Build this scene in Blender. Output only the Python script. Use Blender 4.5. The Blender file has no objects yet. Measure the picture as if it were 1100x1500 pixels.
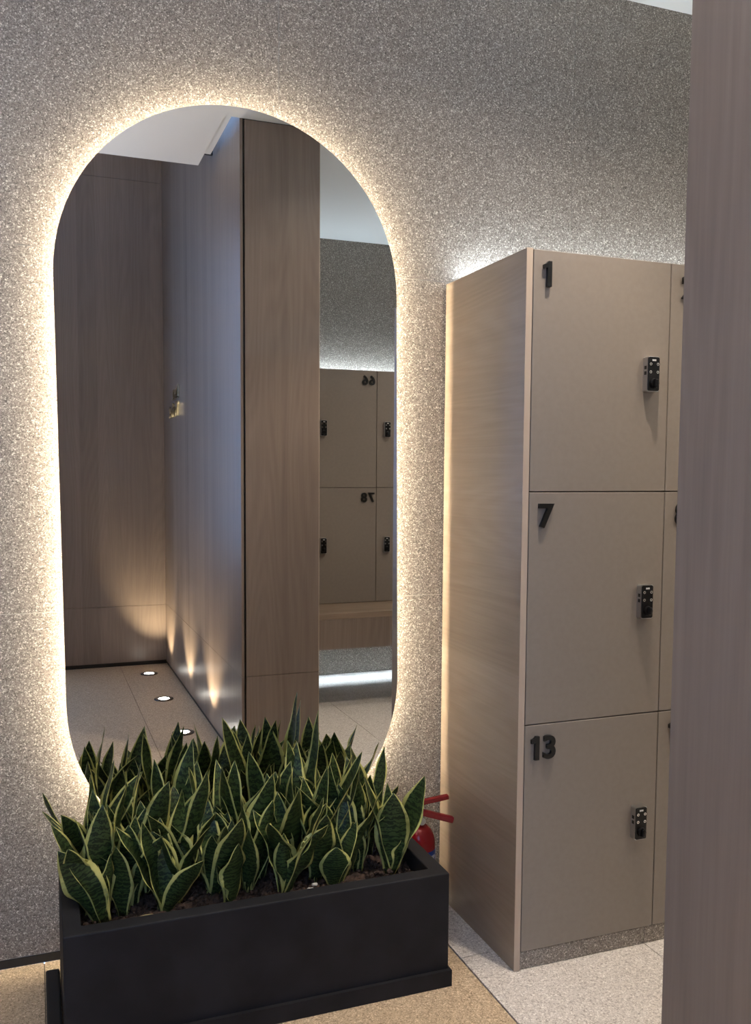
import bpy, bmesh, math, random
from mathutils import Vector, Matrix

random.seed(11)
scene = bpy.context.scene
col = scene.collection

# ------------------------------------------------------------------ camera
F_PX, CX, CY = 1259.4, 498.0, 783.4
YAW, PITCH, ROLL, CAM_Y, CAM_Z = 0.3421, 0.0684, 0.0038, -2.622, 1.45
cam_data = bpy.data.cameras.new('camera')
cam = bpy.data.objects.new('camera', cam_data)
col.objects.link(cam)
cam_data.sensor_fit = 'AUTO'
cam_data.sensor_width = 36.0
cam_data.lens = F_PX * 36.0 / 1500.0
cam_data.shift_x = (550.0 - CX) / 1500.0
cam_data.shift_y = (CY - 750.0) / 1500.0
cam_data.clip_start = 0.02
_w = Vector((math.sin(YAW) * math.cos(PITCH), math.cos(YAW) * math.cos(PITCH), -math.sin(PITCH)))
_r = Vector((math.cos(YAW), -math.sin(YAW), 0))
_u = _r.cross(_w)
_r2 = _r * math.cos(ROLL) + _u * math.sin(ROLL)
_u2 = _u * math.cos(ROLL) - _r * math.sin(ROLL)
mw = Matrix.Identity(4)
for i in range(3):
    mw[i][0], mw[i][1], mw[i][2] = _r2[i], _u2[i], -_w[i]
mw[0][3], mw[1][3], mw[2][3] = 0.0, CAM_Y, CAM_Z
cam.matrix_world = mw
scene.camera = cam

# ------------------------------------------------------------------ world, exposure
world = bpy.data.worlds.new('world')
scene.world = world
world.use_nodes = True
WORLD_COL, WORLD_STR = (0.34, 0.55, 1.0), 1.4
world.node_tree.nodes['Background'].inputs[0].default_value = (*WORLD_COL, 1)
world.node_tree.nodes['Background'].inputs[1].default_value = WORLD_STR
vs = scene.view_settings
vs.view_transform = 'Standard'
vs.look = 'None'
vs.exposure = 1.8
vs.gamma = 1.0
vs.use_curve_mapping = False

# light strengths, all in one place
E_MIRROR_LED = 46.0
E_LOCKER_COVE = 15.0
E_FAR_COVE = 17.0
E_BENCH_LED = 45.0
E_FILL_UPLIGHT = 25.0
P_DOWNLIGHT = 20.0
P_UPLIGHT = 11.0
WARM = (1.0, 0.80, 0.52)
WARM_WHITE = (1.0, 0.86, 0.70)
COOL = (0.74, 0.88, 1.0)

# ------------------------------------------------------------------ dimensions (metres)
H = 3.12               # ceiling
XL, DL, HL = 1.299, 0.508, 2.083
XC, YB, XB, YE = 0.942, -1.533, 1.338, -4.096
YF, YL2 = -3.34, -2.79
XR = 3.3               # right end of the aisle
XLEFT = -2.2
HV = 4.1               # higher ceiling behind the dropped one
YDROP = -2.22

# ------------------------------------------------------------------ material helpers
def new_mat(name):
    m = bpy.data.materials.new(name)
    m.use_nodes = True
    nt = m.node_tree
    return m, nt, nt.nodes['Principled BSDF'], nt.nodes, nt.links

def plain(name, c, rough=0.5, metal=0.0, spec=0.5):
    m, nt, b, n, l = new_mat(name)
    b.inputs['Base Color'].default_value = (*c, 1)
    b.inputs['Roughness'].default_value = rough
    b.inputs['Metallic'].default_value = metal
    b.inputs['Specular IOR Level'].default_value = spec
    return m

def emit(name, c, s):
    m, nt, b, n, l = new_mat(name)
    b.inputs['Base Color'].default_value = (0.8, 0.8, 0.8, 1)
    b.inputs['Emission Color'].default_value = (*c, 1)
    b.inputs['Emission Strength'].default_value = s
    return m

def ramp(n, stops, interp='LINEAR'):
    r = n.new('ShaderNodeValToRGB')
    cr = r.color_ramp
    cr.interpolation = interp
    while len(cr.elements) < len(stops):
        cr.elements.new(0.5)
    for e, (p, c) in zip(cr.elements, stops):
        e.position = p
        e.color = (*c, 1)
    return r

def coords(n, l, scale=(1, 1, 1), loc=(0, 0, 0)):
    t = n.new('ShaderNodeTexCoord')
    mp = n.new('ShaderNodeMapping')
    mp.inputs['Scale'].default_value = scale
    mp.inputs['Location'].default_value = loc
    l.new(t.outputs['Object'], mp.inputs['Vector'])
    return mp.outputs['Vector']

def speckle(name, dark, mid, light, scale=210.0, rough=0.55, bump=0.25, soft=0.0):
    """fine granite-like grains: random grey per Voronoi cell, two grain sizes"""
    m, nt, b, n, l = new_mat(name)
    v = coords(n, l)
    vo = n.new('ShaderNodeTexVoronoi'); vo.inputs['Scale'].default_value = scale
    l.new(v, vo.inputs['Vector'])
    sep = n.new('ShaderNodeSeparateColor'); l.new(vo.outputs['Color'], sep.inputs[0])
    vo2 = n.new('ShaderNodeTexVoronoi'); vo2.inputs['Scale'].default_value = scale * 0.55
    l.new(v, vo2.inputs['Vector'])
    sep2 = n.new('ShaderNodeSeparateColor'); l.new(vo2.outputs['Color'], sep2.inputs[0])
    mix = n.new('ShaderNodeMath'); mix.operation = 'MULTIPLY_ADD'
    mix.inputs[1].default_value = 0.68
    l.new(sep.outputs[0], mix.inputs[0])
    mm = n.new('ShaderNodeMath'); mm.operation = 'MULTIPLY'; mm.inputs[1].default_value = 0.32
    l.new(sep2.outputs[1], mm.inputs[0]); l.new(mm.outputs[0], mix.inputs[2])
    r = ramp(n, [(0.10, dark), (0.45, mid), (0.70, mid), (0.92, light)])
    l.new(mix.outputs[0], r.inputs[0])
    l.new(r.outputs[0], b.inputs['Base Color'])
    b.inputs['Roughness'].default_value = rough
    bp = n.new('ShaderNodeBump'); bp.inputs['Strength'].default_value = bump
    bp.inputs['Distance'].default_value = 0.002
    l.new(mix.outputs[0], bp.inputs['Height']); l.new(bp.outputs[0], b.inputs['Normal'])
    return m

def wood(name, dark, mid, light, axis='Z', across='X', rough=0.42, bump=0.08, seed=0.0, board=0.13):
    """straight-grained ash-like veneer; axis = grain direction"""
    m, nt, b, n, l = new_mat(name)
    sc = {'X': [1.0, 1.0, 1.0], 'Y': [1.0, 1.0, 1.0], 'Z': [1.0, 1.0, 1.0]}[axis]
    k = 'XYZ'.index(axis)
    s1 = [34.0] * 3; s1[k] = 0.5
    s2 = [9.0] * 3; s2[k] = 0.12
    s3 = [150.0] * 3; s3[k] = 5.0
    fine = n.new('ShaderNodeTexNoise'); fine.inputs['Scale'].default_value = 1.0; fine.inputs['Detail'].default_value = 4
    l.new(coords(n, l, s1, (seed, seed, seed)), fine.inputs['Vector'])
    broad = n.new('ShaderNodeTexNoise'); broad.inputs['Scale'].default_value = 1.0; broad.inputs['Detail'].default_value = 2
    l.new(coords(n, l, s2, (seed + 3, seed, seed)), broad.inputs['Vector'])
    pore = n.new('ShaderNodeTexNoise'); pore.inputs['Scale'].default_value = 1.0; pore.inputs['Detail'].default_value = 2
    l.new(coords(n, l, s3, (seed, seed + 5, seed)), pore.inputs['Vector'])
    # cathedral arches: bands of a stretched noise height field
    s4 = [4.5] * 3; s4[k] = 0.42
    arch = n.new('ShaderNodeTexNoise'); arch.inputs['Scale'].default_value = 1.0; arch.inputs['Detail'].default_value = 1.2
    l.new(coords(n, l, s4, (seed + 9, seed, seed + 2)), arch.inputs['Vector'])
    am = n.new('ShaderNodeMath'); am.operation = 'MULTIPLY'; am.inputs[1].default_value = 150.0
    l.new(arch.outputs['Fac'], am.inputs[0])
    asn = n.new('ShaderNodeMath'); asn.operation = 'SINE'
    l.new(am.outputs[0], asn.inputs[0])
    a2 = n.new('ShaderNodeMath'); a2.operation = 'MULTIPLY'; a2.inputs[1].default_value = 0.036
    l.new(asn.outputs[0], a2.inputs[0])
    s = n.new('ShaderNodeMath'); s.operation = 'MULTIPLY_ADD'; s.inputs[1].default_value = 0.22
    l.new(fine.outputs['Fac'], s.inputs[0]); l.new(a2.outputs[0], s.inputs[2])
    s5 = n.new('ShaderNodeMath'); s5.operation = 'MULTIPLY_ADD'; s5.inputs[1].default_value = 0.30
    l.new(broad.outputs['Fac'], s5.inputs[0]); l.new(s.outputs[0], s5.inputs[2])
    s6 = n.new('ShaderNodeMath'); s6.operation = 'MULTIPLY_ADD'; s6.inputs[1].default_value = 0.24
    l.new(pore.outputs['Fac'], s6.inputs[0]); l.new(s5.outputs[0], s6.inputs[2])
    # veneer leaves: a slightly different tone per strip
    tc = n.new('ShaderNodeTexCoord'); sx = n.new('ShaderNodeSeparateXYZ'); l.new(tc.outputs['Object'], sx.inputs[0])
    o_ = [i for i in range(3) if i != k]
    ad = n.new('ShaderNodeMath'); ad.operation = 'ADD'
    l.new(sx.outputs[o_[0]], ad.inputs[0]); l.new(sx.outputs[o_[1]], ad.inputs[1])
    dv = n.new('ShaderNodeMath'); dv.operation = 'DIVIDE'; dv.inputs[1].default_value = board
    l.new(ad.outputs[0], dv.inputs[0])
    fl = n.new('ShaderNodeMath'); fl.operation = 'FLOOR'; l.new(dv.outputs[0], fl.inputs[0])
    wn = n.new('ShaderNodeTexWhiteNoise'); wn.noise_dimensions = '1D'; l.new(fl.outputs[0], wn.inputs['W'])
    s7 = n.new('ShaderNodeMath'); s7.operation = 'MULTIPLY_ADD'; s7.inputs[1].default_value = 0.20
    l.new(wn.outputs['Value'], s7.inputs[0]); l.new(s6.outputs[0], s7.inputs[2])
    r = ramp(n, [(0.28, dark), (0.48, mid), (0.68, light)])
    l.new(s7.outputs[0], r.inputs[0]); l.new(r.outputs[0], b.inputs['Base Color'])
    b.inputs['Roughness'].default_value = rough
    bp = n.new('ShaderNodeBump'); bp.inputs['Strength'].default_value = bump; bp.inputs['Distance'].default_value = 0.001
    l.new(s6.outputs[0], bp.inputs['Height']); l.new(bp.outputs[0], b.inputs['Normal'])
    return m

def noisy(name, c1, c2, scale, rough=0.5, bump=0.1, dist=0.002, spec=0.5):
    m, nt, b, n, l = new_mat(name)
    no = n.new('ShaderNodeTexNoise'); no.inputs['Scale'].default_value = scale; no.inputs['Detail'].default_value = 6
    l.new(coords(n, l), no.inputs['Vector'])
    r = ramp(n, [(0.35, c1), (0.65, c2)])
    l.new(no.outputs['Fac'], r.inputs[0]); l.new(r.outputs[0], b.inputs['Base Color'])
    b.inputs['Roughness'].default_value = rough
    b.inputs['Specular IOR Level'].default_value = spec
    bp = n.new('ShaderNodeBump'); bp.inputs['Strength'].default_value = bump; bp.inputs['Distance'].default_value = dist
    l.new(no.outputs['Fac'], bp.inputs['Height']); l.new(bp.outputs[0], b.inputs['Normal'])
    return m

def leaf_material(name):
    m, nt, b, n, l = new_mat(name)
    uv = n.new('ShaderNodeUVMap'); uv.uv_map = 'UVMap'
    sp = n.new('ShaderNodeSeparateXYZ'); l.new(uv.outputs[0], sp.inputs[0])
    info = n.new('ShaderNodeObjectInfo')
    # distance from the midrib 0..1
    a = n.new('ShaderNodeMath'); a.operation = 'SUBTRACT'; a.inputs[1].default_value = 0.5
    l.new(sp.outputs[0], a.inputs[0])
    ab = n.new('ShaderNodeMath'); ab.operation = 'ABSOLUTE'; l.new(a.outputs[0], ab.inputs[0])
    d = n.new('ShaderNodeMath'); d.operation = 'MULTIPLY'; d.inputs[1].default_value = 2.0
    l.new(ab.outputs[0], d.inputs[0])
    # wavy edge of the margin
    mp = n.new('ShaderNodeMapping'); mp.inputs['Scale'].default_value = (2.0, 9.0, 1.0)
    l.new(uv.outputs[0], mp.inputs['Vector'])
    off = n.new('ShaderNodeVectorMath'); off.operation = 'ADD'
    l.new(mp.outputs[0], off.inputs[0])
    sc = n.new('ShaderNodeVectorMath'); sc.operation = 'SCALE'; sc.inputs[3].default_value = 40.0
    cmb = n.new('ShaderNodeCombineXYZ')
    l.new(info.outputs['Random'], cmb.inputs[0]); l.new(info.outputs['Random'], cmb.inputs[2])
    l.new(cmb.outputs[0], sc.inputs[0]); l.new(sc.outputs[0], off.inputs[1])
    no = n.new('ShaderNodeTexNoise'); no.inputs['Scale'].default_value = 1.0; no.inputs['Detail'].default_value = 3
    l.new(off.outputs[0], no.inputs['Vector'])
    e = n.new('ShaderNodeMath'); e.operation = 'MULTIPLY_ADD'; e.inputs[1].default_value = 0.22
    l.new(no.outputs['Fac'], e.inputs[0]); l.new(d.outputs[0], e.inputs[2])
    mr = n.new('ShaderNodeMapRange'); mr.inputs[1].default_value = 0.87; mr.inputs[2].default_value = 0.92
    l.new(e.outputs[0], mr.inputs[0])
    # cross banding
    bn = n.new('ShaderNodeTexNoise'); bn.inputs['Scale'].default_value = 1.0; bn.inputs['Detail'].default_value = 2
    mp2 = n.new('ShaderNodeMapping'); mp2.inputs['Scale'].default_value = (6.0, 30.0, 1.0)
    l.new(uv.outputs[0], mp2.inputs['Vector'])
    off2 = n.new('ShaderNodeVectorMath'); off2.operation = 'ADD'
    l.new(mp2.outputs[0], off2.inputs[0]); l.new(sc.outputs[0], off2.inputs[1])
    l.new(off2.outputs[0], bn.inputs['Vector'])
    sn = n.new('ShaderNodeMath'); sn.operation = 'MULTIPLY_ADD'; sn.inputs[1].default_value = 110.0
    l.new(sp.outputs[1], sn.inputs[0])
    bm_ = n.new('ShaderNodeMath'); bm_.operation = 'MULTIPLY'; bm_.inputs[1].default_value = 14.0
    l.new(bn.outputs['Fac'], bm_.inputs[0]); l.new(bm_.outputs[0], sn.inputs[2])
    si = n.new('ShaderNodeMath'); si.operation = 'SINE'; l.new(sn.outputs[0], si.inputs[0])
    g = ramp(n, [(0.20, (0.009, 0.019, 0.006)), (0.80, (0.046, 0.075, 0.022))])
    mr2 = n.new('ShaderNodeMapRange'); mr2.inputs[1].default_value = -1.0; mr2.inputs[2].default_value = 1.0
    l.new(si.outputs[0], mr2.inputs[0]); l.new(mr2.outputs[0], g.inputs[0])
    y = ramp(n, [(0.0, (0.36, 0.36, 0.085)), (1.0, (0.60, 0.57, 0.21))])
    l.new(no.outputs['Fac'], y.inputs[0])
    mx = n.new('ShaderNodeMix'); mx.data_type = 'RGBA'
    l.new(mr.outputs[0], mx.inputs[0]); l.new(g.outputs[0], mx.inputs[6]); l.new(y.outputs[0], mx.inputs[7])
    l.new(mx.outputs[2], b.inputs['Base Color'])
    b.inputs['Roughness'].default_value = 0.45
    b.inputs['Specular IOR Level'].default_value = 0.32
    return m

# ------------------------------------------------------------------ materials
M = {}
M['wall'] = speckle('speckled_wall_covering', (0.095, 0.079, 0.065), (0.270, 0.233, 0.198), (0.76, 0.70, 0.61), 400, 0.5, 0.25)
M['grout'] = plain('pale_joint', (0.46, 0.42, 0.36), 0.7)
M['tan_floor'] = speckle('tan_speckled_floor', (0.26, 0.185, 0.112), (0.55, 0.415, 0.275), (0.84, 0.69, 0.50), 330, 0.45, 0.1)
M['grey_floor'] = speckle('grey_speckled_floor', (0.34, 0.305, 0.275), (0.66, 0.61, 0.56), (0.94, 0.90, 0.85), 320, 0.42, 0.1)
M['floor_joint'] = plain('dark_floor_joint', (0.10, 0.08, 0.06), 0.8)
M['wood_v'] = wood('veneer_vertical_grain', (0.180, 0.137, 0.112), (0.230, 0.178, 0.146), (0.280, 0.220, 0.182), 'Z', rough=0.34)
M['wood_y'] = wood('veneer_horizontal_grain', (0.220, 0.163, 0.116), (0.270, 0.204, 0.149), (0.320, 0.248, 0.185), 'Y', rough=0.40, seed=4.0, board=0.22)
M['wood_x'] = wood('bench_veneer', (0.170, 0.120, 0.085), (0.260, 0.190, 0.140), (0.350, 0.265, 0.200), 'X', rough=0.40, seed=8.0)
M['edging'] = plain('veneer_edging', (0.46, 0.37, 0.29), 0.45)
M['taupe'] = noisy('taupe_laminate', (0.236, 0.200, 0.168), (0.252, 0.214, 0.180), 55, 0.42, 0.03)
M['carcass'] = plain('locker_carcass', (0.10, 0.085, 0.07), 0.6)
M['ceiling'] = plain('white_ceiling_paint', (0.86, 0.855, 0.835), 0.9)
M['black'] = plain('matt_black', (0.010, 0.010, 0.011), 0.55)
M['black_trim'] = plain('black_skirting', (0.012, 0.012, 0.012), 0.45)
M['number'] = plain('black_acrylic', (0.008, 0.008, 0.008), 0.28)
M['planter'] = noisy('charcoal_fibreclay', (0.008, 0.008, 0.010), (0.015, 0.015, 0.018), 9, 0.62, 0.15, 0.002, 0.25)
M['soil'] = noisy('dark_potting_soil', (0.018, 0.011, 0.008), (0.085, 0.050, 0.036), 70, 0.95, 0.8, 0.01)
M['perlite'] = plain('white_perlite', (0.55, 0.53, 0.50), 0.9)
M['dry_leaf'] = noisy('dry_leaf', (0.20, 0.16, 0.07), (0.36, 0.30, 0.15), 60, 0.7, 0.2)
M['leaf'] = leaf_material('snake_plant_leaf')
M['mirror'] = plain('silvered_glass', (0.80, 0.815, 0.82), 0.0, 1.0)
M['mirror_edge'] = plain('mirror_polished_edge', (0.35, 0.38, 0.38), 0.15, 0.6)
M['mirror_back'] = plain('mirror_backing_board', (0.6, 0.6, 0.58), 0.7)
M['led_warm'] = emit('mirror_led_diffuser', (1.0, 0.87, 0.66), E_MIRROR_LED)
M['led_cove'] = emit('cove_led_diffuser', COOL, E_LOCKER_COVE)
M['led_far'] = emit('far_cove_led_diffuser', COOL, E_FAR_COVE)
M['led_bench'] = emit('bench_led_diffuser', COOL, E_BENCH_LED)
M['steel'] = plain('satin_steel', (0.55, 0.55, 0.55), 0.32, 1.0)
M['chrome'] = plain('bright_chrome', (0.75, 0.75, 0.75), 0.12, 1.0)
M['gloss_black'] = plain('gloss_black_plastic', (0.005, 0.005, 0.006), 0.28, 0.0, 0.3)
M['white_print'] = plain('white_print', (0.7, 0.7, 0.7), 0.6)
M['red'] = plain('red_enamel', (0.30, 0.010, 0.012), 0.24)
M['red_dark'] = plain('red_coated_steel', (0.30, 0.010, 0.012), 0.35)
M['blue_label'] = plain('blue_label', (0.01, 0.05, 0.30), 0.4)
M['brass'] = plain('polished_brass', (0.74, 0.68, 0.50), 0.18, 1.0)
M['lamp_glass'] = emit('uplight_lens', (1.0, 0.93, 0.82), 14.0)
M['down_lens'] = emit('downlight_lens', (1.0, 0.92, 0.82), 6.0)

# ------------------------------------------------------------------ mesh helpers
def link(name, me, parent=None, mat=None):
    o = bpy.data.objects.new(name, me)
    col.objects.link(o)
    if parent is not None:
        o.parent = parent
    if mat is not None and me is not None:
        for mm in (mat if isinstance(mat, (list, tuple)) else [mat]):
            me.materials.append(mm)
    return o

def bm_box(bm, x0, x1, y0, y1, z0, z1):
    vs_ = [bm.verts.new(p) for p in ((x0, y0, z0), (x1, y0, z0), (x1, y1, z0), (x0, y1, z0),
                                     (x0, y0, z1), (x1, y0, z1), (x1, y1, z1), (x0, y1, z1))]
    return [bm.faces.new([vs_[i] for i in q]) for q in
            ((0, 3, 2, 1), (4, 5, 6, 7), (0, 1, 5, 4), (1, 2, 6, 5), (2, 3, 7, 6), (3, 0, 4, 7))]

def finish(bm, name, smooth=False):
    bmesh.ops.recalc_face_normals(bm, faces=bm.faces[:])
    me = bpy.data.meshes.new(name)
    bm.to_mesh(me)
    bm.free()
    if smooth:
        for p in me.polygons:
            p.use_smooth = True
    return me

def box_mesh(x0, x1, y0, y1, z0, z1, bevel=0.0, seg=2, name='box'):
    bm = bmesh.new()
    bm_box(bm, x0, x1, y0, y1, z0, z1)
    if bevel > 0:
        bmesh.ops.bevel(bm, geom=bm.edges[:], offset=bevel, segments=seg, profile=0.5, affect='EDGES')
    return finish(bm, name)

def boxes_mesh(lst, name='boxes'):
    bm = bmesh.new()
    for b in lst:
        bm_box(bm, *b)
    return finish(bm, name)

def box(name, dims, mat, parent=None, bevel=0.0):
    return link(name, box_mesh(*dims, bevel=bevel, name=name), parent, mat)

def lathe_mesh(profile, seg=32, name='lathe', smooth=True):
    """profile = [(r, z)], closed on the axis where r == 0"""
    bm = bmesh.new()
    rings = []
    for r, z in profile:
        if r < 1e-6:
            rings.append([bm.verts.new((0, 0, z))])
        else:
            rings.append([bm.verts.new((r * math.cos(2 * math.pi * k / seg), r * math.sin(2 * math.pi * k / seg), z)) for k in range(seg)])
    for a, b in zip(rings[:-1], rings[1:]):
        for k in range(seg):
            k2 = (k + 1) % seg
            if len(a) == 1 and len(b) == 1:
                continue
            if len(a) == 1:
                bm.faces.new((a[0], b[k], b[k2]))
            elif len(b) == 1:
                bm.faces.new((a[k], b[0], a[k2]))
            else:
                bm.faces.new((a[k], b[k], b[k2], a[k2]))
    return finish(bm, name, smooth)

def structure(o):
    o['kind'] = 'structure'
    return o

def tag(o, label, cat, group=None, kind=None):
    o['label'] = label
    o['category'] = cat
    if group:
        o['group'] = group
    if kind:
        o['kind'] = kind
    return o

def empty(name, loc, rz=0.0):
    o = bpy.data.objects.new(name, None)
    o.empty_display_size = 0.05
    col.objects.link(o)
    o.location = loc
    o.rotation_euler = (0, 0, rz)
    return o

def prism_y(pts, y0, y1, name='prism'):
    """closed 2-D outline (x, z) extruded along Y"""
    bm = bmesh.new()
    a = [bm.verts.new((x, y0, z)) for x, z in pts]
    b = [bm.verts.new((x, y1, z)) for x, z in pts]
    bm.faces.new(a)
    bm.faces.new(list(reversed(b)))
    for k in range(len(pts)):
        k2 = (k + 1) % len(pts)
        bm.faces.new((a[k], a[k2], b[k2], b[k]))
    return finish(bm, name)

def text_mesh(s, size, depth, bold=0.0, name='text', space=1.0):
    cu = bpy.data.curves.new(name, 'FONT')
    cu.body = s
    cu.size = size
    cu.extrude = depth / 2
    cu.offset = bold
    cu.space_character = space
    cu.resolution_u = 4
    tmp = bpy.data.objects.new('tmp_text', cu)
    col.objects.link(tmp)
    dg = bpy.context.evaluated_depsgraph_get()
    me = bpy.data.meshes.new_from_object(tmp.evaluated_get(dg))
    bpy.data.objects.remove(tmp)
    bpy.data.curves.remove(cu)
    me.name = name
    me.materials.clear()
    return me

def text_bounds(me):
    xs = [v.co.x for v in me.vertices]; ys = [v.co.y for v in me.vertices]
    return min(xs), max(xs), min(ys), max(ys)

# ================================================================== THE ROOM
# ---- mirror wall: base slab with speckled wall-covering sheets and hairline joints
wall_back = structure(box('wall_back', (XLEFT, XR, 0.0017, 0.15, 0.0, HV), M['grout']))
TX, TZ = [-2.2, -1.383, -0.327, 0.729, 1.785, 2.841, XR], [0.028, 1.050, 2.094, H + 0.02]
for i in range(len(TX) - 1):
    for j in range(len(TZ) - 1):
        g = 0.0013
        box('tile', (TX[i] + g, TX[i + 1] - g, 0.0, 0.0016, TZ[j] + (g if j else 0), TZ[j + 1] - g), M['wall'], wall_back)
structure(box('baseboard_back', (XLEFT, XL - 0.002, -0.002, 0.0016, 0.0005, 0.026), M['black_trim']))

# ---- floor
floor = structure(box('floor', (XLEFT, XR, YE - 0.1, 0.012, -0.12, -0.012), M['floor_joint']))
fx = [-2.2, -1.767, -1.177, -0.587, 0.003, 0.593, 1.183]
fy = [YE - 0.05, -3.14, -1.96, -0.78, 0.0]
g = 0.0012
for i in range(len(fx) - 1):
    for j in range(len(fy) - 1):
        box('tile', (fx[i] + g, fx[i + 1] - g, fy[j] + g, fy[j + 1] - g, -0.0125, 0.0), M['tan_floor'], floor)
gx = [1.1865, 1.765, 2.355, 2.945, XR]
gy = [YF, -2.75, -1.57, -0.39, 0.0]
for i in range(len(gx) - 1):
    for j in range(len(gy) - 1):
        box('tile', (gx[i] + g, gx[i + 1] - g, gy[j] + g, gy[j + 1] - g, -0.0125, 0.0), M['grey_floor'], floor)

# ---- ceilings: dropped white ceiling over the mirror end and the aisle, higher one behind
structure(link('ceiling', boxes_mesh([
    (XLEFT, 0.871, YDROP, 0.012, H, H + 0.08),
    (0.871, XR, YB - 0.002, 0.012, H, H + 0.08),
    (XB, XR, YF, YB - 0.002, H, H + 0.08)], 'ceiling'), None, M['ceiling']))
structure(link('ceiling_upper', boxes_mesh([
    (XLEFT, XC, YE, YDROP, HV, HV + 0.08),
    (XLEFT, 0.871, YDROP, YDROP + 0.03, H + 0.08, HV)], 'ceiling_upper'), None, M['ceiling']))
tr = structure(link('trim_1', boxes_mesh([(0.8725, 0.905, -2.05, YB - 0.004, H + 0.004, H + 0.03)], 'trim_1'), None, M['ceiling']))
box('end_clip', (0.876, 0.918, -2.066, -2.051, H + 0.004, H + 0.024), M['black_trim'], tr)

# ---- partition clad in veneer (its left face is the corridor wall, its end faces the mirror)
wp = structure(box('wall_partition', (XC + 0.014, XB - 0.014, YF - 0.9, YB - 0.014, 0.0, HV), M['black_trim']))
ZS = 0.466
ysplit = [YE, -3.06, YB - 0.0045]
for a, b in zip(ysplit[:-1], ysplit[1:]):
    box('panel', (XC, XC + 0.0135, a + 0.001, b - 0.001, 0.022, ZS - 0.001), M['wood_v'], wp)
    box('panel', (XC, XC + 0.0135, a + 0.001, b - 0.001, ZS + 0.001, 3.612), M['wood_v'], wp)
    box('panel', (XC, XC + 0.0135, a + 0.001, b - 0.001, 3.614, HV), M['wood_v'], wp)
for z0, z1 in ((0.022, ZS - 0.001), (ZS + 0.001, H - 0.004)):
    box('panel', (XC + 0.0225, XB - 0.003, YB - 0.0135, YB, z0, z1), M['wood_v'], wp)
    box('panel', (XB - 0.0135, XB, YF + 0.001, YB - 0.004, z0, z1), M['wood_v'], wp)
box('edge_strip', (XB - 0.0028, XB, YB - 0.0135, YB, 0.022, H - 0.004), M['edging'], wp)
structure(box('baseboard_partition', (XC + 0.004, XC + 0.0135, YE, YB - 0.004, 0.0005, 0.021), M['black_trim']))

# ---- end wall of the corridor
XD0, XD1, ZD = -1.45, -0.06, 3.30          # added unseen opening; lets blue world light put a sheen on the corridor wall
we = structure(link('wall_end', boxes_mesh([(XD1, XC + 0.014, YE - 0.12, YE - 0.0138, 0.0, HV), (XLEFT, XD0, YE - 0.12, YE - 0.0138, 0.0, HV),
                                            (XD0, XD1, YE - 0.12, YE - 0.0138, ZD, HV), (XD0, XD1, YE - 0.12, YE - 0.0138, 0.0, 0.80)], 'wall_end'), None, M['black_trim']))
ex = [(XLEFT, XD0), (XD1, XC)]
box('panel', (XD0, XD1, YE - 0.0135, YE, ZD, HV), M['wood_v'], we)
box('panel', (XD0, XD1, YE - 0.0135, YE, 0.030, 0.80), M['wood_v'], we)
for a, b in ex:
    for z0, z1 in ((0.030, ZS - 0.008), (ZS - 0.006, 3.612), (3.614, HV)):
        box('panel', (a + 0.0008, b - 0.0008, YE - 0.0135, YE, z0, z1), M['wood_v'], we)
structure(box('baseboard_end', (XLEFT, XC, YE - 0.0135, YE - 0.004, 0.0005, 0.029), M['black_trim']))

# ---- far wall of the aisle, right wall, left return wall
wf = structure(box('wall_far', (XB, XR, YF - 0.15, YF - 0.0128, 0.0, H + 0.08), M['grout']))
for a, b in ((XB, 2.62), (2.62, XR)):
    for z0, z1 in ((0.0, 1.05), (1.05, 2.094), (2.094, H)):
        box('tile', (a + 0.0012, b - 0.0012, YF - 0.0125, YF, z0 + 0.001, z1 - 0.001), M['wall'], wf)
structure(box('wall_right', (XR, XR + 0.1, YF, 0.012, 0.0, H + 0.08), M['ceiling']))
structure(box('wall_left', (XLEFT - 0.1, XLEFT, YE, 0.012, 0.0, HV), M['ceiling']))

# ================================================================== MIRROR
MX, MR, MZT, MZB, MTILT = 0.592, 0.522, 2.017, 0.785, 0.0115
MYF, MYB = -0.045, -0.039            # front and back of the glass
def capsule(r, n=40):
    zt, zb = (MZT - MZB) / 2, -(MZT - MZB) / 2
    pts = [(r * math.cos(math.pi * k / n), zt + r * math.sin(math.pi * k / n)) for k in range(n + 1)]
    pts += [(r * math.cos(math.pi + math.pi * k / n), zb + r * math.sin(math.pi + math.pi * k / n)) for k in range(n + 1)]
    return pts
mroot = empty('mirror', (MX, 0, (MZT + MZB) / 2))
mroot.rotation_euler = (0, MTILT * -1, 0)
tag(mroot, 'tall pill-shaped frameless mirror with a warm halo light on the speckled wall', 'mirror')
gm = prism_y(capsule(MR), MYF, MYB, 'mirror_glass')
gl = link('mirror_glass', gm, mroot, [M['mirror'], M['mirror_edge']])
for p in gm.polygons:
    p.material_index = 0 if abs(p.normal.y) > 0.9 else 1
link('backing_board', prism_y(capsule(MR - 0.075), MYB + 0.0002, -0.001, 'backing_board'), mroot, M['mirror_back'])
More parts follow.
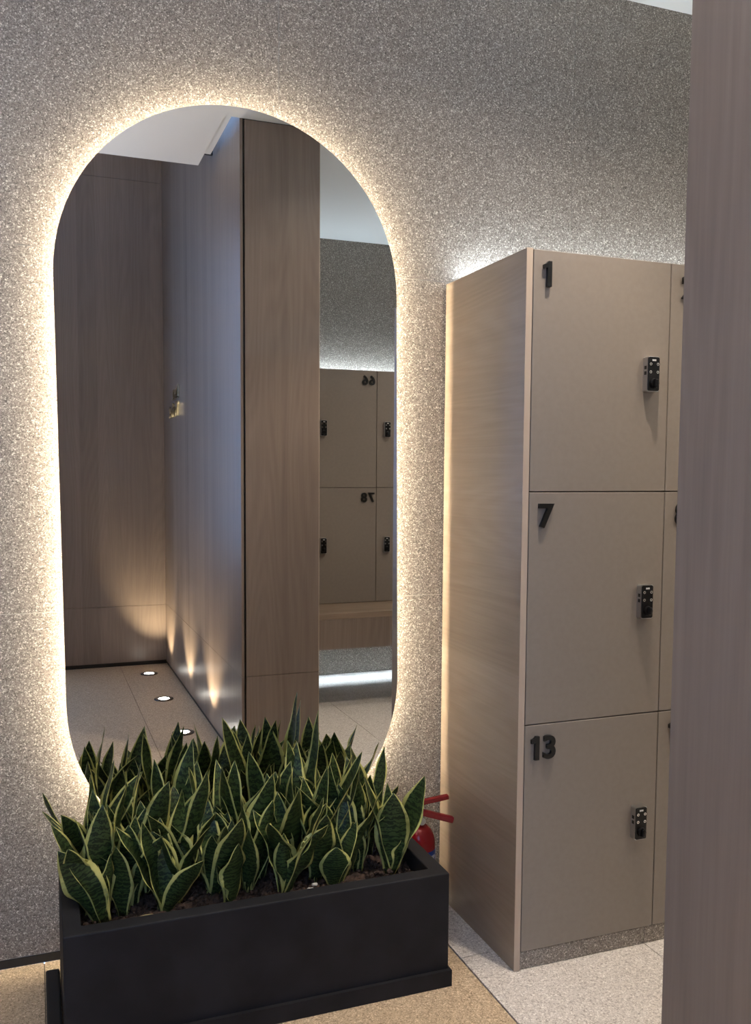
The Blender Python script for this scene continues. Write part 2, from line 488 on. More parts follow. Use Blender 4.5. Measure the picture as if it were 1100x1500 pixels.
# LED strip wrapped round the edge of the backing board, just behind the glass
bm = bmesh.new()
po = capsule(MR - 0.072); pi_ = capsule(MR - 0.0745)
y0, y1 = MYB + 0.001, MYB + 0.0125
ro = [[bm.verts.new((x, yy, z)) for x, z in po] for yy in (y0, y1)]
ri = [[bm.verts.new((x, yy, z)) for x, z in pi_] for yy in (y0, y1)]
n_ = len(po)
for k in range(n_):
    k2 = (k + 1) % n_
    bm.faces.new((ro[0][k], ro[0][k2], ro[1][k2], ro[1][k]))
    bm.faces.new((ri[0][k], ri[1][k], ri[1][k2], ri[0][k2]))
    bm.faces.new((ro[1][k], ro[1][k2], ri[1][k2], ri[1][k]))
    bm.faces.new((ro[0][k], ri[0][k], ri[0][k2], ro[0][k2]))
led = link('led_strip', finish(bm, 'led_strip'), mroot, M['led_warm'])

# ================================================================== LOCKERS
GAP = 0.0016
lock_meshes = {}
def rounded_rect(w, h, r, n=5):
    pts = []
    for cx_, cz_, a0 in ((w / 2 - r, h / 2 - r, 0), (-w / 2 + r, h / 2 - r, 90), (-w / 2 + r, -h / 2 + r, 180), (w / 2 - r, -h / 2 + r, 270)):
        for k in range(n + 1):
            a = math.radians(a0 + 90 * k / n)
            pts.append((cx_ + r * math.cos(a), cz_ + r * math.sin(a)))
    return pts

def ring_mesh(r0, r1, y0, y1, seg=16):
    bm = bmesh.new()
    q = []
    for r in (r0, r1):
        for y in (y0, y1):
            q.append([bm.verts.new((r * math.cos(2 * math.pi * k / seg), y, r * math.sin(2 * math.pi * k / seg))) for k in range(seg)])
    for k in range(seg):
        k2 = (k + 1) % seg
        for a, b in ((0, 1), (1, 3), (3, 2), (2, 0)):
            bm.faces.new((q[a][k], q[a][k2], q[b][k2], q[b][k]))
    return finish(bm, 'button')

def cyl_y(r, y0, y1, seg=20, taper=1.0):
    bm = bmesh.new()
    a = [bm.verts.new((r * math.cos(2 * math.pi * k / seg), y0, r * math.sin(2 * math.pi * k / seg))) for k in range(seg)]
    b = [bm.verts.new((r * taper * math.cos(2 * math.pi * k / seg), y1, r * taper * math.sin(2 * math.pi * k / seg))) for k in range(seg)]
    bm.faces.new(a); bm.faces.new(list(reversed(b)))
    for k in range(seg):
        k2 = (k + 1) % seg
        bm.faces.new((a[k], a[k2], b[k2], b[k]))
    return finish(bm, 'cyl')

LW, LH = 0.043, 0.102
def mat_on(me, m):
    me.materials.append(m)
    return me
lock_meshes['case'] = mat_on(prism_y(rounded_rect(LW, LH, 0.006), -0.020, 0.0, 'lock_case'), M['steel'])
lock_meshes['face'] = mat_on(prism_y(rounded_rect(LW - 0.004, LH - 0.004, 0.005), -0.0225, -0.0201, 'lock_face'), M['gloss_black'])
lock_meshes['button'] = mat_on(ring_mesh(0.0022, 0.0044, -0.0240, -0.0226), M['chrome'])
lock_meshes['hub'] = mat_on(cyl_y(0.0145, -0.0226, -0.0300, 24, 0.9), M['gloss_black'])
bm = bmesh.new(); bm_box(bm, -0.0055, 0.0055, -0.038, -0.0301, -0.0115, 0.0115)
bmesh.ops.bevel(bm, geom=bm.edges[:], offset=0.003, segments=2, profile=0.5, affect='EDGES')
lock_meshes['knob'] = mat_on(finish(bm, 'lock_knob'), M['gloss_black'])
lock_meshes['slot'] = mat_on(boxes_mesh([(-0.0222, -0.0213, -0.016, -0.007, z, z + 0.010) for z in (0.014, -0.002)], 'dial_slot'), M['black'])
lock_meshes['print'] = mat_on(boxes_mesh([(x, x + 0.0036, -0.0231, -0.0226, 0.0375, 0.0425) for x in (-0.0065, -0.0019, 0.0027)], 'maker_print'), M['white_print'])

def part(name, me, parent, loc=(0, 0, 0)):
    o = bpy.data.objects.new(name, me)
    col.objects.link(o)
    o.parent = parent
    o.location = loc
    return o

def number_mesh(txt, hgt):
    """bold raised numerals standing on the door face; top left corner at the origin"""
    bm = bmesh.new()
    x = 0.0
    for ch in txt:
        if ch == '1':
            pts = [(0.0, 0.70), (0.0, 0.86), (0.10, 0.90), (0.17, 0.955), (0.20, 1.0), (0.36, 1.0), (0.36, 0.0), (0.165, 0.0), (0.165, 0.76), (0.08, 0.72)]
            f0 = [bm.verts.new((x + px_ * hgt, -0.0095, (pz_ - 1) * hgt)) for px_, pz_ in pts]
            f1 = [bm.verts.new((x + px_ * hgt, 0.0, (pz_ - 1) * hgt)) for px_, pz_ in pts]
            bm.faces.new(f0); bm.faces.new(list(reversed(f1)))
            for k in range(len(pts)):
                k2 = (k + 1) % len(pts)
                bm.faces.new((f0[k], f0[k2], f1[k2], f1[k]))
            x += (0.36 + 0.22) * hgt
        else:
            tm_ = text_mesh(ch, hgt / 0.727, 0.0095, hgt * 0.035, 'digit')
            a0, a1, b0, b1 = text_bounds(tm_)
            kz = hgt / (b1 - b0)
            for v in tm_.vertices:
                vx, vy, vz = v.co
                v.co = (x + vx - a0, vz - 0.00475, (vy - b1) * kz)
            bm.from_mesh(tm_)
            x += (a1 - a0) + 0.11 * hgt
            bpy.data.meshes.remove(tm_)
    me = finish(bm, 'number')
    me.materials.append(M['number'])
    return me

door_cache = {}
def locker(num, x, y, z, w, h, rz, depth, label, group, num_h, lock_z):
    t = empty('locker', (x, y, z), rz)
    tag(t, label, 'locker', group)
    key = (w, round(h, 4))
    if key not in door_cache:
        dm = box_mesh(GAP, w - GAP, 0.0, 0.018, GAP, h - GAP, bevel=0.0012, seg=1, name='door')
        dm.materials.append(M['taupe'])
        cm = box_mesh(0.0006, w - 0.0006, 0.0195, depth, 0.0006, h - 0.0006, name='carcass')
        cm.materials.append(M['carcass'])
        door_cache[key] = (dm, cm)
    dm, cm = door_cache[key]
    part('carcass', cm, t)
    d = part('door', dm, t)
    nm = number_mesh(str(num), num_h)
    o = part('number', nm, d, (0.038 if num % 6 == 2 and num < 50 else 0.030 if num < 10 else (0.020 if num < 50 else 0.016), 0, h - 0.033))
    o['label'] = 'raised black number ' + str(num)
    lx = w - 0.071
    part('lock_case', lock_meshes['case'], d, (lx, 0, lock_z))
    part('lock_face', lock_meshes['face'], d, (lx, 0, lock_z))
    for bx_ in (-0.0125, 0.0125):
        for bz in (0.0285, 0.0055):
            part('lock_button', lock_meshes['button'], d, (lx + bx_, 0, lock_z + bz))
    part('lock_hub', lock_meshes['hub'], d, (lx + 0.001, 0, lock_z - 0.027))
    k = part('lock_knob', lock_meshes['knob'], d, (lx + 0.001, 0, lock_z - 0.027))
    k.rotation_euler = (0, math.radians(8), 0)
    part('dial_slot', lock_meshes['slot'], d, (lx, 0, lock_z))
    part('maker_print', lock_meshes['print'], d, (lx, 0, lock_z))
    return t

NW = (1.791 - (XL + 0.021))
rowz = [(1.4066, HL - 0.0005), (0.7335, 1.4066), (0.0545, 0.7335)]
rown = ['top', 'middle', 'bottom']
for c in range(3):
    for r_ in range(3):
        num = 1 + c + 6 * r_
        z0, z1 = rowz[r_]
        if c == 0:
            lab = f'taupe locker numbered {num}, {rown[r_]} row, beside the wood end panel'
        elif c == 1:
            lab = f'taupe locker numbered {num}, {rown[r_]} row, mostly hidden behind the wood partition edge'
        else:
            lab = f'taupe locker numbered {num}, {rown[r_]} row, third column behind the partition'
        locker(num, XL + 0.021 + c * NW, -DL, z0, NW, z1 - z0, 0, DL - 0.02, lab,
               'lockers standing against the mirror wall', 0.070, 0.345 if r_ < 2 else 0.345)
ep = empty('end_panel', (XL, -DL / 2, 0))
tag(ep, 'pale wood grain end panel closing the left side of lockers 1, 7 and 13', 'panel')
p_ = link('panel_board', box_mesh(0.0, 0.0195, -DL / 2 + 0.0015, DL / 2 - 0.012, 0.001, HL, bevel=0.0008, seg=1), ep, M['wood_y'])
link('front_edging', box_mesh(0.0, 0.0195, -DL / 2, -DL / 2 + 0.0014, 0.001, HL), ep, M['edging'])
pl = structure(box('trim_2', (XL + 0.021, XL + 0.021 + 3 * NW, -DL + 0.012, -0.03, 0.001, 0.0535), M['grout']))
for a, b in ((XL + 0.021, 1.765), (1.765, 2.355), (2.355, XL + 0.021 + 3 * NW)):
    box('plinth_tile', (a + 0.001, b - 0.001, -DL + 0.004, -DL + 0.0118, 0.002, 0.0532), M['wall'], pl)
cv = empty('cove_light', (XL + 0.05, -0.05, HL + 0.001))
tag(cv, 'cool white strip light lying on top of the near lockers along the wall', 'strip light')
link('profile', box_mesh(0.0, 1.36, -0.02, 0.02, 0.0, 0.012), cv, M['steel'])
link('diffuser', box_mesh(0.002, 1.358, -0.012, 0.012, 0.0122, 0.018), cv, M['led_cove'])

# far lockers, seen in the mirror
FW = 0.446
frow = [(1.3734, 2.143), (0.6090, 1.3734)]
for c, base in enumerate((66, 65, 64)):
    for r_ in range(2):
        num = base + 12 * r_
        z0, z1 = frow[r_]
        xr = 1.705 + (c + 1) * FW                     # viewer's left edge is at larger X
        pos = ('upper', 'lower')[r_]
        where = {66: 'seen in the mirror beside the wood partition end', 65: 'cut by the right edge of the mirror',
                 64: 'third column out past the mirror edge'}[base]
        locker(num, xr, YL2, z0, FW, z1 - z0, math.pi, 0.53,
               f'far taupe locker numbered {num}, {pos} row, {where}', 'far lockers above the bench',
               0.064, 0.385)
fp = box('filler_panel', (XB + 0.001, 1.7035, YL2 - 0.50, YL2 + 0.0, 0.609, 2.143), M['taupe'])
tag(fp, 'plain taupe filler panel between the far lockers and the partition', 'panel')
bn = empty('bench', (XB + 0.002, YF, 0))
tag(bn, 'long wood grain bench below the far lockers, seen in the mirror', 'bench')
BL = XR - XB - 0.004
link('seat', box_mesh(0.0, BL, 0.001, YF * -1 - 2.40, 0.572, 0.6080, bevel=0.001, seg=1), bn, M['wood_x'])
link('apron', box_mesh(0.0, BL, 0.905, 0.9398, 0.385, 0.5715), bn, M['wood_v'])
link('underside', box_mesh(0.0, BL, 0.001, 0.9045, 0.545, 0.5715), bn, M['wood_x'])
ul = empty('bench_light', (XB + 0.05, YF + 0.17, 0.455))
tag(ul, 'cool white strip light under the far bench lighting the floor', 'strip light')
link('diffuser', box_mesh(0.0, BL - 0.1, -0.012, 0.012, 0.076, 0.082), ul, M['led_bench'])
link('cutoff_channel', boxes_mesh([(0.0, BL - 0.1, -0.022, 0.022, 0.0825, 0.0895), (0.0, BL - 0.1, -0.022, -0.019, 0.0, 0.0825), (0.0, BL - 0.1, 0.019, 0.022, 0.0, 0.0825)]), ul, M['black'])  # fins added to cut the strip's light to a band on the floor
fcv = empty('cove_light', (XB + 0.05, YF + 0.06, 2.1445))
tag(fcv, 'cool white strip light along the top of the far lockers', 'strip light')
link('profile', box_mesh(0.0, BL - 0.1, -0.02, 0.02, 0.0, 0.012), fcv, M['steel'])
link('diffuser', box_mesh(0.002, BL - 0.102, -0.012, 0.012, 0.0122, 0.018), fcv, M['led_far'])

# ================================================================== LAMPS
def spot_lamp(parent, loc, aim, power, size, blend, colr, radius):
    L = bpy.data.lights.new('lamp_beam', 'SPOT')
    L.energy = power; L.spot_size = size; L.spot_blend = blend; L.color = colr; L.shadow_soft_size = radius
    o = bpy.data.objects.new('lamp_beam', L)
    col.objects.link(o)
    o.parent = parent
    o.location = loc
    o.rotation_euler = Vector(aim).to_track_quat('-Z', 'Y').to_euler()
    return o

ring_up = lathe_mesh([(0.036, 0.0), (0.062, 0.0), (0.062, 0.003), (0.036, 0.005), (0.036, 0.0)], 32, 'bezel')
ring_up.materials.append(plain('dark_bronze_bezel', (0.10, 0.09, 0.085), 0.35, 0.9))
lens_up = lathe_mesh([(0, 0.0005), (0.035, 0.0005), (0.035, 0.003), (0, 0.0035)], 32, 'lens')
lens_up.materials.append(M['lamp_glass'])
for yv, lab in ((3.692, 'round recessed floor uplight nearest the end wall, seen in the mirror'),
                (2.938, 'round recessed floor uplight, middle of three along the corridor wall'),
                (2.166, 'round recessed floor uplight nearest the plants, peeking above the leaves in the mirror')):
    t = empty('floor_uplight', (0.770, -(yv + 0.09), 0.0005))
    tag(t, lab, 'floor light', 'floor uplights along the corridor wall')
    part('bezel', ring_up, t)
    part('lens', lens_up, t)
    spot_lamp(t, (0, 0, 0.03), (0.30, -0.30 if yv > 3.5 else 0.0, 1.0), P_UPLIGHT, math.radians(92), 0.75, WARM, 0.012)

ring_dn = lathe_mesh([(0.036, -0.004), (0.050, -0.004), (0.050, 0.0), (0.036, 0.0), (0.036, -0.004)], 32, 'trim_ring')
ring_dn.materials.append(M['ceiling'])
lens_dn = lathe_mesh([(0, -0.002), (0.035, -0.002), (0.035, -0.0005), (0, -0.0005)], 32, 'lens')
lens_dn.materials.append(M['down_lens'])
for (x, y, k, lab) in ((1.46, -0.86, 0.95, 'recessed ceiling downlight in front of locker 1'),
                       (2.30, -1.00, 0.6, 'unseen fill downlight added further along the near lockers'),  # added to lift the general light on the lockers
                       (2.70, -1.72, 1.1, 'unseen fill downlight added over the middle of the aisle'),  # added to brighten the far lockers and bench
                       (0.05, -1.35, 0.3, 'unseen fill downlight added over the floor left of the planter')):  # added fill for the overall brightness
    t = empty('ceiling_downlight', (x, y, H - 0.0005))
    tag(t, lab, 'downlight', 'recessed ceiling downlights')
    part('trim_ring', ring_dn, t)
    part('lens', lens_dn, t)
    if k > 0.9 and x < 2:                     # the near one gets an added tighter beam to brighten the floor
        spot_lamp(t, (0, 0, -0.014), (-0.06, -0.04, -1), P_DOWNLIGHT * 1.55, math.radians(66), 0.6, WARM_WHITE, 0.03)
    spot_lamp(t, (0, 0, -0.012), (0, 0, -1), P_DOWNLIGHT * k * (0.6 if x < 2 else 1.0), math.radians(140), 0.8, WARM_WHITE, 0.04)

pu = empty('fill_uplight', (-0.45, -1.55, 2.66))  # added out-of-view fill lamp, brightens the ceiling and the ambient bounce
tag(pu, 'unseen slim fill uplight added below the ceiling to brighten it', 'fill light')
link('housing', box_mesh(-0.035, 0.035, -0.62, 0.62, 0.0, 0.040), pu, M['ceiling'])
link('diffuser', box_mesh(-0.030, 0.030, -0.61, 0.61, 0.0402, 0.044), pu, emit('fill_uplight_diffuser', (1.0, 0.95, 0.90), E_FILL_UPLIGHT))
for yy in (-0.5, 0.5):
    link('rod', box_mesh(-0.004, 0.004, yy - 0.004, yy + 0.004, 0.0442, H - 2.66 - 0.001), pu, M['steel'])

# ================================================================== WALL SIGN (raised brass lettering on the corridor wall)
sg = empty('wall_sign', (XC - 0.001, -3.35, 1.86))
tag(sg, 'small raised brass lettering on the corridor wall, seen reversed in the mirror', 'sign')
tm = text_mesh('Toilet', 0.135, 0.012, 0.003, 'lettering', 1.02)
tm.materials.append(M['brass'])
for v in tm.vertices:            # reads left to right walking away from the mirror (-Y), on a face looking to -X
    vx, vy, vz = v.co
    v.co = (-vz - 0.007, -vx * 1.22, vy)
part('lettering', tm, sg)
# short upper line of two joined loop-shaped characters
bm = bmesh.new()
def ring_seg(cy_, cz_, ro_, ri_, a0, a1, n=14):
    for k in range(n):
        a = math.radians(a0 + (a1 - a0) * k / n); b = math.radians(a0 + (a1 - a0) * (k + 1) / n)
        q = []
        for xx in (-0.013, -0.001):
            for rr, aa in ((ri_, a), (ro_, a), (ro_, b), (ri_, b)):
                q.append(bm.verts.new((xx, cy_ + rr * math.cos(aa) * 1.5, cz_ + rr * math.sin(aa))))
        for f in ((0, 1, 2, 3), (7, 6, 5, 4), (0, 4, 5, 1), (1, 5, 6, 2), (2, 6, 7, 3), (3, 7, 4, 0)):
            bm.faces.new([q[i] for i in f])
ring_seg(-0.06, 0.150, 0.034, 0.020, 0, 360)
ring_seg(-0.18, 0.150, 0.034, 0.020, 0, 360)
bm_box(bm, -0.013, -0.001, -0.035, -0.012, 0.116, 0.205)
bm_box(bm, -0.013, -0.001, -0.25, -0.012, 0.112, 0.124)
part('upper_characters', mat_on(finish(bm, 'upper_characters'), M['brass']), sg)

# ================================================================== PLANTER
PX0, PX1, PYF_, PYR_, PZ = 0.0455, 1.0905, -0.498, -0.109, 0.328
pr = empty('planter', ((PX0 + PX1) / 2, (PYF_ + PYR_) / 2, 0))
tag(pr, 'long black rectangular planter box in front of the mirror', 'planter')
hx, hy = (PX1 - PX0) / 2, (PYF_ - PYR_) / -2
t_ = 0.046
bm = bmesh.new()
o4 = [(-hx, -hy), (hx, -hy), (hx, hy), (-hx, hy)]
i4 = [(-hx + t_, -hy + t_), (hx - t_, -hy + t_), (hx - t_, hy - t_), (-hx + t_, hy - t_)]
vo0 = [bm.verts.new((x, y, 0.001)) for x, y in o4]
vo1 = [bm.verts.new((x, y, PZ)) for x, y in o4]
vi1 = [bm.verts.new((x, y, PZ)) for x, y in i4]
vi0 = [bm.verts.new((x, y, 0.20)) for x, y in i4]
for k in range(4):
    k2 = (k + 1) % 4
    bm.faces.new((vo0[k], vo0[k2], vo1[k2], vo1[k]))
    bm.faces.new((vo1[k], vo1[k2], vi1[k2], vi1[k]))
    bm.faces.new((vi1[k], vi1[k2], vi0[k2], vi0[k]))
bm.faces.new(vi0)
bm.faces.new(list(reversed(vo0)))
bmesh.ops.bevel(bm, geom=[e for e in bm.edges if min(v.co.z for v in e.verts) > 0.25 or abs(e.verts[0].co.z - e.verts[1].co.z) > 0.2], offset=0.004, segments=2, profile=0.5, affect='EDGES')
link('box_body', finish(bm, 'box_body'), pr, M['planter'])
ps = 0.012
link('base_strip', boxes_mesh([(-hx - 0.001, hx + 0.005, -hy - ps, -hy - 0.0005, 0.001, 0.048),
                               (hx + 0.0005, hx + 0.005, -hy - 0.0005, hy, 0.001, 0.048)], 'base_strip'), pr, M['planter'])
lf = link('side_base', box_mesh(-hx - 0.040, -hx - 0.002, -hy - ps, hy - 0.02, 0.001, 0.048, bevel=0.006), pr, M['black'])

# soil: bumpy bed with loose clods, nobody could count them
SZ = 0.272
bm = bmesh.new()
nx, ny = 96, 30
sx0, sx1, sy0, sy1 = PX0 + t_ + 0.001, PX1 - t_ - 0.001, PYF_ + t_ + 0.001, PYR_ - t_ - 0.001
rs = random.Random(5)
grid = []
for j in range(ny + 1):
    row = []
    for i in range(nx + 1):
        x = sx0 + (sx1 - sx0) * i / nx; y = sy0 + (sy1 - sy0) * j / ny
        z = SZ + 0.010 * math.sin(x * 23 + 1.3 * math.sin(y * 31)) * math.sin(y * 37 + x * 9) + rs.uniform(-0.005, 0.005)
        row.append(bm.verts.new((x, y, z)))
    grid.append(row)
for j in range(ny):
    for i in range(nx):
        bm.faces.new((grid[j][i], grid[j][i + 1], grid[j + 1][i + 1], grid[j + 1][i]))
for k in range(520):
    x = rs.uniform(sx0 + 0.012, sx1 - 0.012); y = rs.uniform(sy0 + 0.012, sy1 - 0.012); s = rs.uniform(0.003, 0.010)
    mtx = Matrix.Translation((x, y, SZ + rs.uniform(0.002, 0.010))) @ Matrix.Rotation(rs.uniform(0, 6), 4, 'X') @ Matrix.Rotation(rs.uniform(0, 6), 4, 'Z') @ Matrix.Diagonal((s * rs.uniform(.7, 1.3), s, s * rs.uniform(.5, .9), 1))
    bmesh.ops.create_icosphere(bm, subdivisions=1, radius=1.0, matrix=mtx)
so = link('soil', finish(bm, 'soil'), None, M['soil'])
tag(so, 'dark crumbly potting soil filling the black planter', 'soil', kind='stuff')

# ================================================================== SNAKE PLANTS
def leaf_mesh(base, ctrl, tip, width, out, twist, cup, wav, rnd):
    """one blade: thick, channelled, pointed, with a rippled margin. Local coordinates."""
    NS, NU = 16, 8
    P0, P1, P2 = Vector(base), Vector(ctrl), Vector(tip)
    out = Vector(out).normalized()
    bm = bmesh.new()
    uvl = bm.loops.layers.uv.new('UVMap')
    ph = rnd.uniform(0, 6.28)
    fr, bk, par_ = [], [], {}
    for s in range(NS + 1):
        t = s / NS
        P = P0 * (1 - t) ** 2 + P1 * (2 * t * (1 - t)) + P2 * t * t
        T = ((P1 - P0) * (2 * (1 - t)) + (P2 - P1) * (2 * t)).normalized()
        side = T.cross(out)
        side = side.normalized() if side.length > 1e-4 else Vector((0, 0, 1)).cross(out).normalized()
        nrm = side.cross(T).normalized()           # away from the plant's heart
        if nrm.dot(out) < 0:
            nrm = -nrm
        a = twist * t
        S = side * math.cos(a) + nrm * math.sin(a)
        Nn = nrm * math.cos(a) - side * math.sin(a)
        if t < 0.46:
            q = t / 0.46
            wd = 0.46 + 0.54 * (q * q * (3 - 2 * q))
        else:
            q = (t - 0.46) / 0.54
            wd = max(0.0, 1 - q ** 2.1)
        if t > 0.97:
            wd = max(wd, 0.02)
        hw = width * 0.5 * wd
        cp = cup * (1.25 - 0.85 * t)
        th = 0.0032 * (1 - 0.75 * t)
        rf, rb = [], []
        for i in range(NU + 1):
            u = -1 + 2 * i / NU
            rip = wav * hw * math.sin(t * 13 + ph + (1.5 if u > 0 else 0)) * abs(u) ** 3
            p = P + S * (u * hw) - Nn * (cp * hw * u * u) + Nn * rip
            rf.append(bm.verts.new(p - Nn * th * (1 - 0.8 * u * u) * 0.5))
            rb.append(bm.verts.new(p + Nn * th * (1 - 0.8 * u * u) * 0.5))
        fr.append(rf); bk.append(rb)
    def quad(vs_, uvs):
        f = bm.faces.new(vs_)
        f.smooth = True
        for lp, c in zip(f.loops, uvs):
            lp[uvl].uv = c
    for s in range(NS):
        for i in range(NU):
            c = [(i / NU, s / NS), ((i + 1) / NU, s / NS), ((i + 1) / NU, (s + 1) / NS), (i / NU, (s + 1) / NS)]
            quad((fr[s][i], fr[s][i + 1], fr[s + 1][i + 1], fr[s + 1][i]), c)
            quad((bk[s][i + 1], bk[s][i], bk[s + 1][i], bk[s + 1][i + 1]), [c[1], c[0], c[3], c[2]])
        for i, uu in ((0, 0.0), (NU, 1.0)):
            quad((fr[s][i], bk[s][i], bk[s + 1][i], fr[s + 1][i]), [(uu, s / NS)] * 2 + [(uu, (s + 1) / NS)] * 2)
    for s, rev in ((0, False), (NS, True)):
        for i in range(NU):
            quad((fr[s][i], bk[s][i], bk[s][i + 1], fr[s][i + 1]), [(i / NU, s / NS)] * 4)
    bmesh.ops.recalc_face_normals(bm, faces=bm.faces[:])
    me = bpy.data.meshes.new('leaf')
    bm.to_mesh(me); bm.free()
    me.materials.append(M['leaf'])
    return me

ENV = [(0.0, 0.33), (0.25, 0.32), (0.45, 0.32), (0.60, 0.32), (0.76, 0.355), (0.86, 0.31), (0.97, 0.28), (1.1, 0.27)]
def env(x):
    for (a, va), (b, vb) in zip(ENV[:-1], ENV[1:]):
        if a <= x <= b:
            return va + (vb - va) * (x - a) / (b - a)
    return ENV[-1][1]

ORD = ['first', 'second', 'third', 'fourth', 'fifth', 'sixth', 'seventh', 'eighth', 'ninth', 'tenth', 'eleventh']
ROWS = [
    ('back', -0.172, [0.130, 0.235, 0.340, 0.445, 0.550, 0.655, 0.760, 0.860, 0.965], 1.22),
    ('third', -0.226, [0.175, 0.285, 0.390, 0.500, 0.605, 0.705, 0.810, 0.915], 1.12),
    ('second', -0.282, [0.120, 0.245, 0.355, 0.455, 0.560, 0.660, 0.760, 0.890], 0.98),
]
def plant(x, y, specs, label, rnd):
    t = empty('snake_plant', (x, y, SZ - 0.004))
    tag(t, label, 'plant', 'variegated snake plants in the black planter')
    for (az, L, lean, wd, tw, cup, *lat) in specs:
        d = Vector((math.cos(az), math.sin(az), 0))
        b = d * 0.010
        bow = rnd.uniform(0.05, 0.75)
        reach = L * math.sin(lean); hgt = L * math.cos(lean)
        tip = b + d * reach + Vector((lat[0] if lat else 0.0, 0, hgt))
        # keep blades clear of the mirror glass
        if y + tip.y > -0.062:
            tip.y = -0.062 - y - rnd.uniform(0, 0.02)
        ctrl = b + d * reach * bow + Vector((lat[0] * 0.35 if lat else 0.0, 0, hgt * 0.55))
        me = leaf_mesh(b, ctrl, tip, wd * (1.2 if 'front' in label else 1.0), d, tw, cup * 0.75, rnd.uniform(0.08, 0.30), rnd)
        link('leaf', me, t)
    return t

rnd = random.Random(23)
R = math.radians
for name, y, xs, k in ROWS:
    for i, x in enumerate(xs):
        Hh = env(x) * k * rnd.uniform(0.92, 1.06)
        n = rnd.choice((5, 5, 6))
        a0 = rnd.uniform(0, 6.28)
        sp = []
        for q in range(n):
            L = Hh * (rnd.uniform(0.95, 1.05) if q == 0 else rnd.uniform(0.62, 1.0))
            sp.append((a0 + q * 2.4 + rnd.uniform(-0.3, 0.3), L, R(rnd.uniform(4, 16) if q < 2 else rnd.uniform(12, 32)),
                       rnd.uniform(0.064, 0.092) * (0.75 + 0.25 * L / 0.30), R(rnd.uniform(-75, 75)), rnd.uniform(0.20, 0.6)))
        plant(x + rnd.uniform(-0.015, 0.015), y + rnd.uniform(-0.012, 0.012), sp,
              f'yellow-edged snake plant, {ORD[i]} from left in the {name} row of the planter', rnd)

# front row, laid out plant by plant: (azimuth, length, lean, width, twist, cup)
FRONT = [
    (0.152, -0.335, 'yellow-edged snake plant at the front left corner, with one broad leaf facing out', [
        (R(-108), 0.225, R(7), 0.088, R(-8), 0.35, -0.100), (R(176), 0.300, R(23), 0.066, R(30), 0.45), (R(95), 0.29, R(9), 0.060, R(-30), 0.5),
        (R(30), 0.24, R(8), 0.050, R(40), 0.7), (R(-40), 0.19, R(5), 0.044, R(10), 0.9), (R(150), 0.29, R(14), 0.056, R(-40), 0.5)]),
    (0.205, -0.312, 'yellow-edged snake plant in front with a short upright banded leaf, second from left', [
        (R(-120), 0.205, R(8), 0.062, R(8), 0.25), (R(60), 0.25, R(18), 0.058, R(-40), 0.5), (R(150), 0.26, R(20), 0.064, R(30), 0.4)]),
    (0.312, -0.340, 'yellow-edged snake plant in front with two leaves spread in a wide V', [
        (R(-75), 0.155, R(14), 0.064, R(-10), 0.40, 0.088), (R(158), 0.255, R(11), 0.058, R(35), 0.6), (R(172), 0.275, R(25), 0.064, R(20), 0.4),
        (R(95), 0.25, R(8), 0.060, R(10), 0.4)]),
    (0.490, -0.345, 'small yellow-edged snake plant in front with a withered leaf at its side', [
        (R(-65), 0.185, R(10), 0.074, R(-12), 0.35), (R(-165), 0.120, R(14), 0.038, R(70), 0.9), (R(70), 0.22, R(12), 0.050, R(10), 0.5)]),
    (0.648, -0.345, 'large yellow-edged snake plant at the front centre with broad leaves fanned out', [
        (R(-70), 0.205, R(10), 0.070, R(-14), 0.45, 0.100), (R(-30), 0.265, R(10), 0.074, R(-28), 0.40, 0.070), (R(160), 0.255, R(18), 0.060, R(35), 0.6),
        (R(-110), 0.19, R(6), 0.046, R(-30), 0.9), (R(95), 0.28, R(10), 0.066, R(0), 0.4)]),
    (0.796, -0.352, 'stubby yellow-edged snake plant in front with a blunt curled leaf', [
        (R(-100), 0.130, R(8), 0.078, R(6), 0.45), (R(5), 0.190, R(18), 0.052, R(-35), 0.6), (R(70), 0.160, R(12), 0.046, R(20), 0.6)]),
    (0.838, -0.312, 'yellow-edged snake plant with a tall leaf leaning right, behind the stubby one', [
        (R(-50), 0.265, R(6), 0.074, R(-20), 0.35, 0.085), (R(140), 0.23, R(14), 0.058, R(20), 0.5), (R(70), 0.25, R(9), 0.05, R(0), 0.5)]),
    (0.986, -0.322, 'tall yellow-edged snake plant at the front right corner by the extinguisher', [
        (R(-105), 0.255, R(5), 0.090, R(6), 0.30), (R(-5), 0.300, R(18), 0.084, R(-30), 0.45), (R(165), 0.31, R(14), 0.064, R(25), 0.45),
        (R(85), 0.26, R(8), 0.050, R(0), 0.5), (R(-25), 0.12, R(14), 0.042, R(20), 0.9)]),
]
for x, y, lab, sp in FRONT:
    plant(x, y, sp, lab, rnd)

# a dry leaf lying on the soil, and two crumbs of perlite
dl = leaf_mesh((0, 0, 0), (0.035, 0.0, 0.030), (0.085, -0.012, 0.006), 0.030, (0.25, -0.3, 1), R(50), 0.8, 0.3, rnd)
dl.materials.clear()
dlo = link('dry_leaf', dl, None, M['dry_leaf'])
dlo.location = (0.222, -0.385, SZ + 0.006)
tag(dlo, 'withered tan leaf lying on the soil at the front left', 'dry leaf')
for k, (x, y, lab) in enumerate(((0.715, -0.375, 'white perlite crumb on the soil, left of the stubby plant'),
                                 (0.735, -0.352, 'white perlite crumb on the soil behind the other crumb'))):
    bm = bmesh.new()
    bmesh.ops.create_icosphere(bm, subdivisions=2, radius=0.007)
    for v in bm.verts:
        v.co *= rs.uniform(0.75, 1.15)
    po_ = link('perlite_crumb', finish(bm, 'perlite_crumb'), None, M['perlite'])
    po_.location = (x, y, SZ + 0.012)
    po_.scale = (1.4, 0.8, 0.7)
    tag(po_, lab, 'perlite')

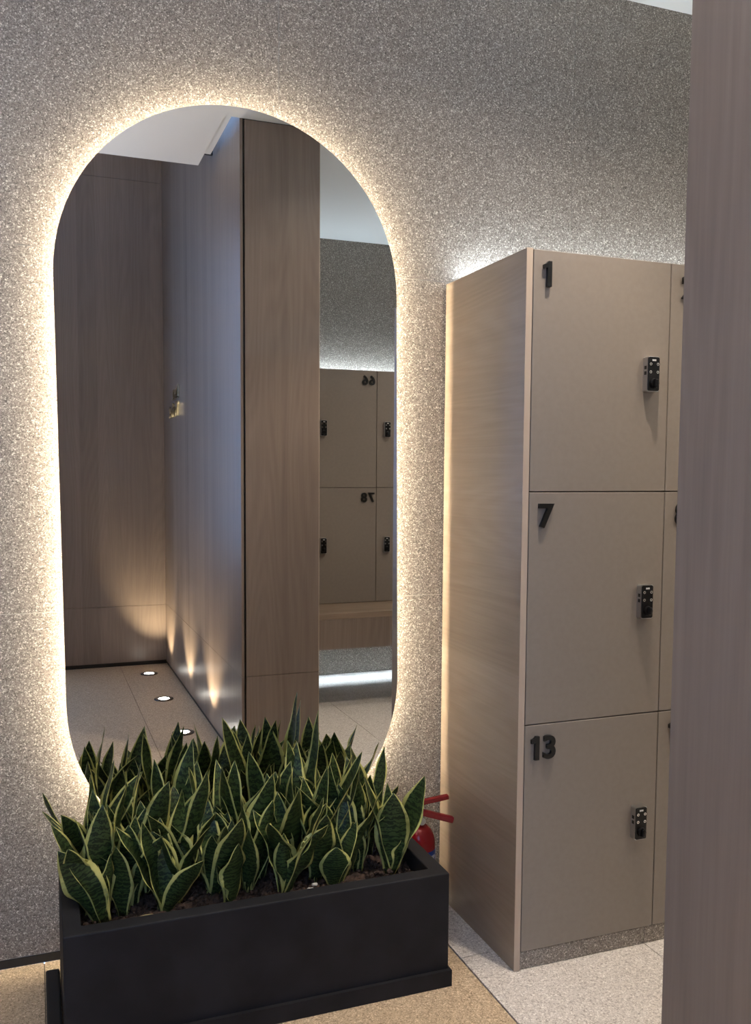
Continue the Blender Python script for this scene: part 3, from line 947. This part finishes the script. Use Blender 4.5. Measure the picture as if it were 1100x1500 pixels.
# ================================================================== FIRE EXTINGUISHER
fe = empty('fire_extinguisher', (1.165, -0.125, 0.0))
tag(fe, 'small red fire extinguisher standing behind the right end of the planter', 'fire extinguisher')
FR = 0.056
bodyp = [(0, 0.001), (FR * 0.9, 0.001), (FR, 0.008)] + [(FR, 0.05 + 0.202 * k / 6) for k in range(7)]
for k in range(1, 9):
    a = math.radians(90 * k / 9)
    bodyp.append((0.017 + (FR - 0.017) * math.cos(a), 0.252 + 0.062 * math.sin(a)))
bodyp += [(0.017, 0.315), (0.017, 0.322), (0, 0.322)]
link('cylinder', lathe_mesh(bodyp, 40, 'cylinder'), fe, M['red'])
link('valve', lathe_mesh([(0, 0.3225), (0.015, 0.3225), (0.015, 0.345), (0.010, 0.352), (0.010, 0.366), (0, 0.366)], 20, 'valve'), fe, M['red_dark'])
def bar(name, p0, p1, w, h, mat):
    p0, p1 = Vector(p0), Vector(p1)
    d = p1 - p0
    bm = bmesh.new()
    bm_box(bm, 0, d.length, -w / 2, w / 2, -h / 2, h / 2)
    bmesh.ops.bevel(bm, geom=bm.edges[:], offset=min(w, h) * 0.25, segments=2, profile=0.5, affect='EDGES')
    me = finish(bm, name)
    o = link(name, me, fe, mat)
    o.location = p0
    o.rotation_euler = d.to_track_quat('X', 'Z').to_euler()
    return o
bar('lever', (-0.022, 0.0, 0.383), (0.098, -0.02, 0.402), 0.020, 0.016, M['red'])
bar('carry_handle', (-0.015, 0.0, 0.362), (0.112, -0.03, 0.325), 0.020, 0.021, M['red_dark'])
link('hinge', box_mesh(-0.026, -0.006, -0.011, 0.011, 0.352, 0.392, bevel=0.002), fe, M['red_dark'])
link('gauge', mat_on(cyl_y(0.012, -0.032, -0.016, 20), M['steel']), fe).location = (0, 0, 0.334)
# curved label patch
bm = bmesh.new()
rows_ = []
for z in (0.150, 0.240):
    rows_.append([bm.verts.new(((FR + 0.0006) * math.cos(R(a)), (FR + 0.0006) * math.sin(R(a)), z)) for a in range(-95, 1, 5)])
for i in range(len(rows_[0]) - 1):
    bm.faces.new((rows_[0][i], rows_[0][i + 1], rows_[1][i + 1], rows_[1][i]))
lb = link('label_patch', finish(bm, 'label_patch', True), fe, M['blue_label'])
lb['label'] = 'blue label with white mark'
bm = bmesh.new()
for z0, z1, a0, a1 in ((0.215, 0.225, -75, -45), (0.190, 0.215, -60, -50), (0.220, 0.230, -30, -10)):
    q0 = [bm.verts.new(((FR + 0.0012) * math.cos(R(a)), (FR + 0.0012) * math.sin(R(a)), z0)) for a in range(a0, a1 + 1, 5)]
    q1 = [bm.verts.new(((FR + 0.0012) * math.cos(R(a)), (FR + 0.0012) * math.sin(R(a)), z1)) for a in range(a0, a1 + 1, 5)]
    for i in range(len(q0) - 1):
        bm.faces.new((q0[i], q0[i + 1], q1[i + 1], q1[i]))
link('label_mark', finish(bm, 'label_mark', True), fe, M['white_print'])
